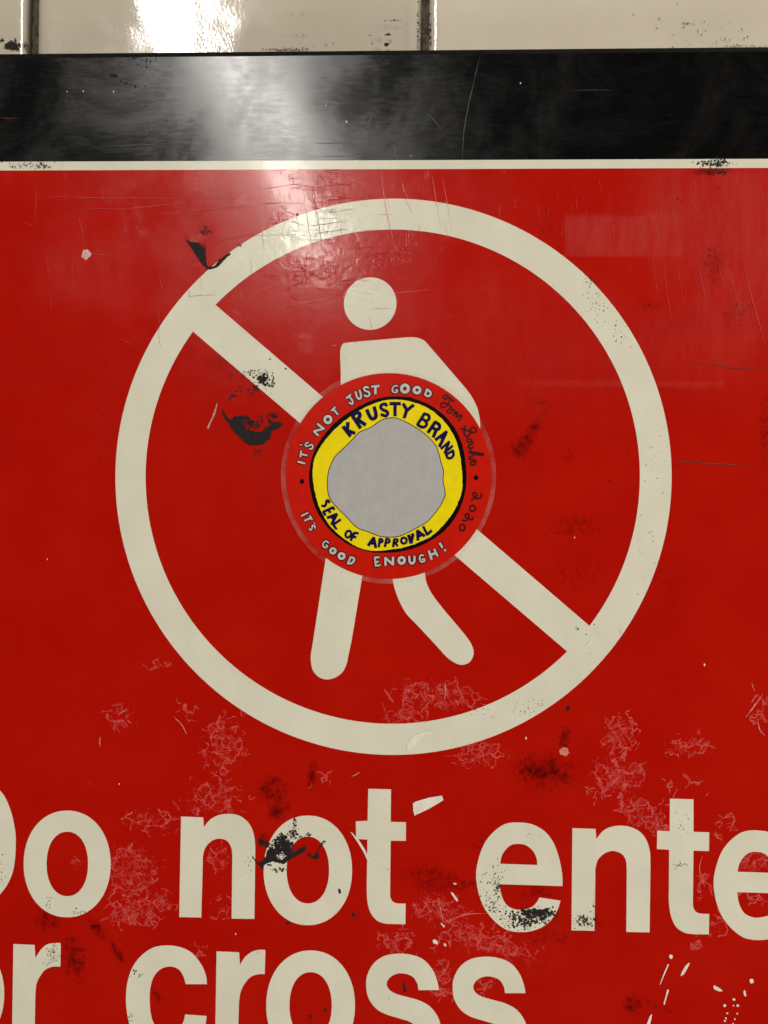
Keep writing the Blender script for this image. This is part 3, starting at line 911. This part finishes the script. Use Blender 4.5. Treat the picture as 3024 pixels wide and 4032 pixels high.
for reg, pts, wd in ((T2, [(300, 1125), (345, 1400), (365, 1530), (385, 1640)], 1.7), (T2, [(350, 1130), (400, 1350), (430, 1500), (450, 1659)], 1.9), (T2, [(250, 1445), (340, 1480)], 1.5), (T2, [(360, 1477), (480, 1462), (620, 1440)], 1.6),
                     (T2, [(380, 1527), (500, 1512), (620, 1496)], 1.5), (T2, [(450, 1392), (600, 1378)], 1.3), (T2, [(490, 1400), (515, 1360)], 1.5), (T2, [(470, 1540), (490, 1490)], 1.4), (T2, [(565, 1480), (575, 1530)], 1.4),
                     (M3, [(1100, 700), (1300, 720), (1440, 745), (1650, 745)], 3), (M3, [(1030, 1355), (1300, 1370), (1590, 1385)], 3.5), (RB, [(262, 300), (260, 345), (264, 400)], 2), (T1, [(0, 768), (60, 775), (130, 770)], 2)):
    scr(dark, reg, pts, wd)
for reg, pts, wd in ((T2, [(1478, 360), (1440, 520), (1400, 690), (1372, 860), (1360, 1045)], 2.6), (T2, [(580, 935), (592, 970), (600, 1005)], 2), (T2, [(910, 940), (925, 1000), (935, 1045)], 2.4), (T2, [(1110, 730), (1180, 790), (1240, 870)], 2),
                     (T2, [(770, 700), (740, 950)], 1.2), (T2, [(390, 935), (560, 935)], 1.8), (T2, [(390, 1020), (740, 1020)], 1.3), (T1, [(930, 880), (945, 855), (970, 870), (950, 890)], 2), (T1, [(640, 960), (1230, 935)], 1.3),
                     (T1, [(890, 910), (1240, 930)], 1.2), (T2, [(740, 900), (880, 840)], 1.6), (T3, [(360, 590), (640, 590)], 1.4)):
    scr(grey, reg, pts, wd)
CRAZED = [(480, 2830, 70, 70, 12), (880, 2930, 80, 110, 60), (740, 2790, 60, 40, 8), (640, 2620, 110, 30, 8), (520, 3430, 110, 110, 42), (560, 3560, 140, 80, 55),
          (590, 3230, 130, 50, 22), (840, 3150, 130, 80, 34), (870, 3380, 50, 70, 16), (300, 3400, 24, 24, 5), (870, 3570, 60, 60, 8), (790, 3740, 60, 40, 6), (500, 3610, 110, 45, 24),
          (1720, 3580, 120, 60, 36), (1870, 3690, 150, 60, 46), (1560, 3710, 90, 50, 22), (1740, 3840, 50, 70, 18), (1740, 3910, 55, 25, 12), (1900, 3880, 50, 35, 12), (1990, 3740, 140, 40, 24),
          (1720, 2740, 180, 60, 64), (1600, 2820, 90, 40, 18), (1890, 2960, 100, 55, 34), (2440, 2900, 70, 85, 42), (2430, 3060, 100, 85, 60), (2500, 3190, 90, 55, 30), (2700, 2940, 110, 45, 22),
          (2590, 3250, 55, 45, 26), (2700, 3090, 100, 40, 10), (2840, 3250, 60, 60, 10), (2970, 3390, 80, 50, 26), (2830, 3640, 50, 50, 10), (2740, 3720, 25, 25, 7), (2990, 2780, 40, 80, 10),
          (2770, 3480, 40, 80, 10), (980, 2780, 60, 40, 7), (2960, 3530, 60, 40, 10), (1270, 3060, 60, 30, 7), (2650, 3160, 90, 60, 9)]
CRZ = plain('crack_pale', (0.60, 0.08, 0.075), 0.5, 0.3, 0.3, 0, 900)
crackp, crackd = Flat(), Flat()
for cu_, cv_, ru_, rv_, cnt in CRAZED:
    knots = []
    for _ in range(int(cnt*1.3)):
        t_, r_ = random.uniform(0, 6.283), random.random()**0.6*random.uniform(.75, 1.25)
        knots.append((cu_+r_*ru_*math.cos(t_), cv_+r_*rv_*math.sin(t_)))
    for i, p in enumerate(knots):                  # connected web of cracks
        near = sorted((math.hypot(q[0]-p[0], q[1]-p[1]), j) for j, q in enumerate(knots) if j != i)[:3]
        for dd, j in near:
            if (j < i and random.random() < .5) or dd > 42 or dd < 5 or random.random() < .22:
                continue
            q = knots[j]
            nx_, ny_ = -(q[1]-p[1])/dd, (q[0]-p[0])/dd
            pl = [p]
            for t in (.25, .5, .75):
                o_ = random.gauss(0, .11)*dd
                pl.append((p[0]+(q[0]-p[0])*t+nx_*o_, p[1]+(q[1]-p[1])*t+ny_*o_))
            pl.append(q)
            F = crackp if random.random() < .35 else crackd
            F.stroke([pt(*k_) for k_ in pl], random.uniform(2.0, 4.6)*PX, -0.00002-random.random()*0.00002, False, .4)
    for _ in range(int(cnt*.38)):
        x, y = cu_+np.clip(random.gauss(0, .62), -1.1, 1.1)*ru_, cv_+np.clip(random.gauss(0, .62), -1.1, 1.1)*rv_
        F = crackp if random.random() < .42 else crackd
        base_a = random.gauss(0, .55)+(math.pi if random.random() < .5 else 0)+(1.4 if random.random() < .22 else 0)
        for br_ in range(random.choice((1, 2, 3))):
            px_, py_, a_ = x, y, base_a+br_*random.choice((2.1, -2.1, 1.5))+random.gauss(0, .3)
            pl = [(px_, py_)]
            for _k in range(random.randint(2, 3)):
                st = random.uniform(5, 12)
                a_ += random.choice((-.7, .7, 0.2))+random.gauss(0, .25)
                px_, py_ = px_+st*math.cos(a_), py_+st*math.sin(a_)
                pl.append((px_, py_))
            F.stroke([pt(*p) for p in pl], random.uniform(2.4, 5.2)*PX, -0.00002-random.random()*0.00002, True, .4)
for F, m_ in ((crackp, CRZ), (crackd, FAINT)):
    o = F.build('crack', m_, sign)
    o['kind'] = 'stuff'
for F, m_ in ((pale, PINK), (faint, FAINT), (dark, DARKLINE), (grey, GREYLINE)):
    o = F.build('scratch', m_, sign)
    o['kind'] = 'stuff'

# ------------------------------------------------------------------ dirt on the visible tiles
spk = Flat()
specks = spk


def onwall(u, v):
    p = pt(u, v)
    k = (DIST+TY)/DIST
    return (p[0]*k, p[1]*k)


TY_ = TY-0.0001
W1 = lambda p: onwall(p[0]/S1, p[1]/S1)
W2 = lambda p: onwall(1000+p[0]/S1, p[1]/S1)
W3 = lambda p: onwall(2024+p[0]/S1, p[1]/S1)
for reg, x, y, rx, ry, n, r0, r1 in ((W1, 80, 290, 40, 30, 60, 1.5, 7), (W1, 20, 265, 16, 10, 12, 2, 5), (W1, 170, 290, 16, 40, 20, 1.5, 6), (W1, 275, 200, 12, 90, 14, 1, 4), (W1, 560, 180, 110, 90, 20, .8, 2.5),
                                     (W2, 870, 290, 8, 8, 10, 4, 8), (W2, 770, 287, 6, 6, 4, 2, 4), (W2, 875, 228, 22, 10, 22, 1.2, 5), (W2, 910, 136, 60, 5, 26, .8, 3.5), (W2, 760, 232, 12, 3, 8, 1, 2.5), (W2, 200, 325, 200, 14, 130, .8, 3.5),
                                     (W2, 1070, 150, 8, 200, 60, 1, 4), (W2, 1150, 230, 8, 120, 50, 1, 4.5), (W2, 1370, 262, 40, 8, 18, 1, 4), (W2, 300, 90, 200, 6, 18, .8, 2), (W2, 280, 230, 120, 8, 16, .8, 2.5),
                                     (W3, 1300, 220, 350, 110, 46, .8, 3.2), (W3, 1500, 300, 160, 8, 60, .8, 3), (W3, 235, 310, 14, 4, 8, 1, 3), (W3, 1120, 152, 30, 4, 10, 1, 3)):
    spray(reg, x, y, rx, ry, n, r0, r1, TY_)
o = spk.build('dirt_speck', SOOT, wall)
o.matrix_parent_inverse = wall.matrix_world.inverted()
o['kind'] = 'stuff'
for reg, pts in ((W1, [(30, 300), (60, 275), (90, 280), (115, 300), (122, 330), (100, 322), (70, 318), (40, 315)]),):
    o = flat_shape('dirt_patch', [ragged(reg, pts, 4)], SOOT, wall, TY_-0.00004)
    o.matrix_parent_inverse = wall.matrix_world.inverted()
o = flat_shape('dirt_patch', [ragged(W1, [(642, 290), (665, 275), (705, 270), (735, 285), (770, 325), (740, 335), (700, 325), (665, 312)], 4)],
               plain('grey_dirt', (0.16, 0.14, 0.12), 0.7, 0.3, 0.5, 0.0001, 600), wall, TY_-0.00004)
o.matrix_parent_inverse = wall.matrix_world.inverted()

# ------------------------------------------------------------------ the round sticker
SC = pt(1527.6, 1874.0)
sticker = empty('round_sticker', (SC[0], 0, SC[1]), 'round red sticker with yellow ring and hand drawn words, stuck over the walking figure', 'sticker')
SINV = sticker.matrix_world.inverted()
YK = -0.00022


def onst(o):
    o.matrix_parent_inverse = SINV
    return o


# clear border: thin film with a rounded lip
rings = [(0.04185, -0.00010), (0.04195, YK+0.00002), (0.0417, YK), (0.0400, YK)]
k = 200
v, f = [], []
for r, y in rings:
    v += [(SC[0]+r*math.cos(2*math.pi*i/k), y, SC[1]+r*math.sin(2*math.pi*i/k)) for i in range(k)]
for a in range(len(rings)-1):
    for i in range(k):
        f.append((a*k+i, a*k+(i+1) % k, (a+1)*k+(i+1) % k, (a+1)*k+i))
me = bpy.data.meshes.new('clear_border')
me.from_pydata(v, [], f)
me.update()
onst(link('clear_border', me, FILM, sticker))
onst(flat_shape('red_disc', [circle(SC[0]+0.0001, SC[1], 0.04015, 200)], ST_RED, sticker, YK-0.00003))
BO = [(860, 260), (1000, 272), (1150, 335), (1280, 450), (1360, 600), (1393, 790), (1385, 950), (1340, 1090), (1250, 1220), (1110, 1320), (950, 1380), (780, 1395), (640, 1375),
      (500, 1310), (380, 1200), (300, 1070), (262, 930), (255, 800), (290, 660), (370, 530), (480, 420), (620, 330), (740, 280)]
YO = [(870, 283), (1000, 302), (1120, 348), (1230, 440), (1310, 560), (1350, 700), (1365, 850), (1358, 960), (1310, 1080), (1230, 1190), (1130, 1280), (980, 1345), (850, 1370),
      (720, 1380), (600, 1350), (480, 1270), (390, 1180), (330, 1070), (295, 950), (280, 830), (290, 720), (340, 620), (420, 520), (520, 430), (640, 352), (760, 300)]
GO = [(855, 415), (910, 426), (1000, 470), (1090, 530), (1160, 600), (1190, 660), (1210, 740), (1228, 800), (1225, 870), (1240, 960), (1232, 1000), (1200, 1060), (1120, 1160), (1040, 1210),
      (940, 1262), (870, 1280), (770, 1275), (690, 1245), (600, 1210), (530, 1140), (460, 1070), (410, 1010), (388, 940), (388, 850), (402, 780), (440, 700), (500, 640), (570, 570), (620, 520),
      (700, 485), (780, 432)]
onst(flat_shape('black_ring', [ragged(ZS, BO, 0.8)], ST_BLACK, sticker, YK-0.00006))
onst(flat_shape('yellow_ring', [ragged(ZS, YO, 1.2)], ST_YEL, sticker, YK-0.00009))
gpts = [ZS(p) for p in spline(GO)]
onst(flat_shape('grey_disc', [gpts], ST_GREY, sticker, YK-0.00012))
ol = Flat()
ol.loop(gpts, 3.0*PX, YK-0.00014)
onst(ol.build('disc_outline', ST_BLACK, sticker))
YL = YK-0.00016


def sp(pts):
    return spline(pts, False, 5) if len(pts) > 2 else pts


def ell(cx, cy, rx, ry, rot=0, k=22):
    a = math.radians(rot)
    return [(cx+rx*math.cos(t)*math.cos(a)-ry*math.sin(t)*math.sin(a), cy+rx*math.cos(t)*math.sin(a)+ry*math.sin(t)*math.cos(a)) for t in [2*math.pi*i/k for i in range(k)]]


def glyph(reg, strokes, wd, mat, outline=None, ow=33):
    """strokes: ('o', cx, cy, rx, ry) loop, ('l', pts) angular line, or list of points (curve)."""
    def lay(F, width, y):
        for i, s in enumerate(strokes):
            yy = y-i*0.000006
            if s[0] == 'o':
                F.loop([reg(p) for p in ell(*s[1:])], width, yy)
            elif s[0] == 'l':
                q = s[1]
                for j in range(len(q)-1):
                    F.stroke([reg(q[j]), reg(q[j+1])], width, yy-j*0.000003, False, 0.0)
            else:
                F.stroke([reg(p) for p in sp(s)], width, yy, False, 0.06)
    u = 1/S2*PX
    if outline:
        F = Flat()
        lay(F, (wd+ow)*u, YL)
        back = onst(F.build('letter_outline', outline, sticker))
    F = Flat()
    lay(F, wd*u, YL-0.00003)
    return onst(F.build('letter', mat, sticker))


for reg, st, wd in (
        (Q1, [[(878, 832), (995, 985)], [(955, 765), (945, 890)], [(935, 890), (1065, 938)]], 44),                                   # K
        (Q1, [[(1035, 665), (1160, 850)], [(1030, 670), (1075, 612), (1140, 612), (1148, 665), (1085, 735)], [(1120, 720), (1240, 800)]], 46),    # R
        (Q1, [[(1265, 558), (1305, 650), (1345, 700), (1395, 690), (1412, 630), (1385, 512)]], 46),                                   # U
        (Q1, [[(1590, 490), (1560, 462), (1508, 475), (1492, 520), (1530, 558), (1585, 580), (1605, 620), (1570, 655), (1500, 632)]], 40),     # S
        (Q2, [[(-15, 455), (150, 455)], [(65, 460), (65, 650)]], 42),                                                              # T
        (Q2, [[(200, 460), (258, 560)], [(365, 480), (262, 565)], [(258, 560), (215, 685)]], 42),                                  # Y
        (Q2, [[(545, 620), (430, 800)], [(545, 620), (610, 645), (622, 700), (575, 738), (520, 712)], [(560, 735), (582, 790), (545, 836), (485, 832), (430, 795)]], 36),   # B
        (Q2, [[(722, 755), (605, 925)], [(722, 755), (785, 800), (785, 860), (735, 880), (680, 845)], [(738, 885), (690, 1000)]], 40),       # R
        (Q2, [[(905, 912), (728, 1045)], [(905, 912), (858, 1020), (790, 1152)], [(815, 995), (850, 1040)]], 38),                    # A
        (Q2, [[(952, 1075), (818, 1190)], [(945, 1085), (880, 1255)], [(1000, 1145), (873, 1262)]], 32),                            # N
        (Q2, [[(1012, 1220), (900, 1290)], [(1012, 1220), (1018, 1290), (985, 1338), (930, 1342), (898, 1290)]], 32),               # D
        (Q3, [[(650, 330), (640, 296), (606, 302), (600, 350), (575, 385), (530, 376)]], 32),                                     # S
        (Q3, [[(715, 405), (550, 482)], [(710, 402), (732, 440)], [(635, 442), (668, 490)], [(552, 480), (588, 532)]], 32),         # E
        (Q3, [[(775, 515), (622, 575)], [(775, 515), (690, 682)], [(685, 555), (728, 600)]], 36),                                  # A
        (Q3, [[(835, 605), (715, 690)], [(715, 690), (770, 760)]], 32),                                                           # L
        (Q3, [('o', 962, 842, 44, 56, 25)], 30),                                                                                  # O
        (Q3, [[(1062, 815), (1003, 945)], [(1062, 822), (1122, 828)], [(1038, 882), (1086, 895)]], 30),                             # F
        (Q3, [[(1378, 900), (1290, 1025)], [(1378, 900), (1410, 1060)], [(1335, 985), (1400, 998)]], 38),                          # A
        (Q3, [[(1475, 920), (1460, 1050)], [(1475, 920), (1512, 930), (1518, 962), (1470, 985)]], 30),                            # P
        (Q3, [[(1585, 915), (1560, 1045)], [(1585, 915), (1628, 935), (1630, 972), (1575, 985)]], 30),                            # P
        (Q4, [[(50, 930), (35, 1050)], [(50, 926), (102, 930), (102, 962), (50, 985)], [(68, 985), (105, 1035)]], 28),              # R
        (Q4, [('o', 210, 948, 45, 48)], 30),                                                                                      # O
        (Q4, [[(285, 860), (325, 985)], [(358, 840), (325, 985)]], 42),                                                           # V
        (Q4, [[(430, 785), (438, 940)], [(430, 785), (545, 872)], [(448, 880), (500, 850)]], 36),                                  # A
        (Q4, [[(525, 720), (590, 850)], [(590, 850), (660, 785)]], 34)):                                                          # L
    glyph(reg, st, wd*1.3, ST_NAVY)
for reg, st, wd in (
        (Q1, [[(142, 1403), (252, 1430)]], 28), (Q1, [[(192, 1228), (180, 1325)], [(186, 1275), (288, 1300)]], 26), (Q1, [[(172, 1125), (208, 1131)]], 16),
        (Q1, [[(305, 1088), (265, 1110), (272, 1150), (315, 1142), (350, 1125), (382, 1142), (370, 1188), (330, 1194)]], 22),          # IT'S
        (Q1, [[(397, 905), (470, 972)], [(460, 785), (562, 870)], [(405, 905), (550, 868)]], 32), (Q1, [('o', 628, 716, 52, 54)], 38),
        (Q1, [[(745, 515), (690, 570)], [(718, 545), (790, 632)]], 28),                                                            # NOT
        (Q1, [[(930, 368), (1000, 308)], [(975, 335), (1030, 415), (1025, 462), (975, 440)]], 26), (Q1, [[(1080, 262), (1108, 355), (1150, 375), (1168, 325), (1145, 238)]], 30),
        (Q1, [[(1288, 197), (1250, 182), (1217, 208), (1237, 245), (1290, 268), (1308, 305), (1272, 338), (1222, 320)]], 28), (Q1, [[(1345, 178), (1460, 168)], [(1403, 178), (1403, 295)]], 34),    # JUST
        (Q2, [[(105, 170), (60, 167), (22, 210), (32, 262), (82, 273), (106, 242), (70, 230)]], 22), (Q2, [('o', 226, 210, 56, 58)], 44), (Q2, [('o', 423, 235, 50, 48)], 40),
        (Q2, [[(585, 225), (555, 310)], [(555, 310), (600, 335), (642, 308), (636, 262), (585, 222)]], 32),                          # GOOD
        (Q3, [[(200, 545), (300, 495)]], 26), (Q3, [[(335, 545), (370, 605)], [(350, 578), (248, 622)]], 26), (Q3, [[(402, 658), (416, 670)]], 16),
        (Q3, [[(415, 745), (415, 708), (378, 702), (368, 745), (345, 778), (325, 750)]], 22),                                      # IT'S
        (Q3, [[(640, 985), (605, 957), (562, 975), (548, 1030), (582, 1062), (622, 1045), (598, 1018)]], 22), (Q3, [('o', 710, 1115, 40, 40)], 36), (Q3, [('o', 852, 1200, 44, 42)], 38),
        (Q3, [[(1000, 1222), (952, 1320)], [(952, 1320), (1010, 1318), (1056, 1270), (1042, 1228), (1000, 1220)]], 32),              # GOOD
        (Q3, [[(1395, 1225), (1410, 1365)], [(1390, 1226), (1465, 1216)], [(1405, 1300), (1450, 1292)], [(1410, 1360), (1480, 1347)]], 28),
        (Q3, [[(1565, 1225), (1570, 1350)], [(1568, 1230), (1688, 1338)], [(1690, 1218), (1690, 1345)]], 32), (Q4, [('o', 172, 1270, 48, 50)], 40),
        (Q4, [[(295, 1205), (303, 1285), (340, 1322), (378, 1285), (380, 1202)]], 34), (Q4, [[(528, 1187), (482, 1190), (467, 1240), (490, 1292), (538, 1285), (542, 1247), (505, 1256)]], 26),
        (Q4, [[(615, 1115), (660, 1255)], [(705, 1090), (755, 1195)], [(640, 1180), (730, 1150)]], 34), (Q4, [[(795, 990), (836, 1062)], [(870, 1108), (890, 1100)]], 34)):  # ENOUGH!
    glyph(reg, st, wd*1.15, ST_LIGHT, ST_EDGE)

# pen writing round the right side
ink_strokes = (
    (Q2, [(930, 345), (905, 315), (865, 325), (862, 362), (890, 382), (925, 362), (945, 352), (985, 385), (1030, 425)]),
    (Q2, [(968, 385), (940, 440), (900, 495), (850, 518), (815, 500), (822, 455), (860, 440), (920, 462), (975, 505), (990, 520)]),
    (Q2, [(985, 530), (925, 560), (920, 590), (945, 610), (985, 590), (1000, 552), (1040, 570), (1035, 615), (1020, 645), (1060, 600), (1085, 605), (1070, 680), (1130, 640), (1150, 660), (1105, 740)]),
    (Q2, [(1128, 862), (1180, 868), (1250, 892), (1340, 922), (1388, 905), (1382, 855), (1335, 842), (1302, 865), (1298, 930), (1262, 985), (1218, 985), (1192, 930), (1200, 860), (1210, 818)]),
    (Q2, [(1290, 1025), (1250, 1028), (1245, 1065), (1280, 1085), (1312, 1062), (1305, 1030), (1330, 1110), (1280, 1125), (1262, 1165), (1300, 1185), (1350, 1160)]),
    (Q2, [(1280, 1165), (1300, 1230), (1360, 1252), (1450, 1262), (1510, 1278), (1490, 1298), (1400, 1285), (1270, 1252)]),
    (Q2, [(1340, 1268), (1342, 1300), (1280, 1325), (1280, 1360), (1340, 1362), (1380, 1390), (1370, 1440), (1320, 1460), (1295, 1425), (1320, 1400), (1390, 1402)]),
    (Q4, [(1465, 178), (1478, 215), (1445, 255), (1390, 252), (1345, 220), (1338, 175), (1372, 162), (1398, 195), (1375, 245), (1305, 290)]),
    (Q4, [(1328, 560), (1332, 595), (1280, 598), (1222, 565), (1212, 525), (1245, 505), (1272, 530), (1262, 580), (1220, 620), (1162, 612)]))
for i, (reg, q) in enumerate(ink_strokes):
    F = Flat()
    F.stroke([reg(p) for p in spline(q, False, 5)], 24/S2*PX, YL-i*0.000001, False, 0.1, True, 0.0000008)
    onst(F.build('pen_stroke', INK, sticker))
for reg, e in ((Q4, (1330, 420, 48, 50)), (Q4, (1162, 735, 46, 50))):
    F = Flat()
    F.loop([reg(p) for p in ell(*e)], 24/S2*PX, YL)
    onst(F.build('pen_stroke', INK, sticker))
for u, vv in ((1190, 1895.5), (1874, 1881)):
    F = Flat()
    F.poly([pt(u+8.5*math.cos(t*.628), vv+9.5*math.sin(t*.628)) for t in range(10)], YL)
    onst(F.build('pen_dot', ST_BLACK, sticker))

# parts of the sign were laid out in world space: keep them there under the sign's own base point
for o in list(sign.children):
    o.matrix_parent_inverse = INV
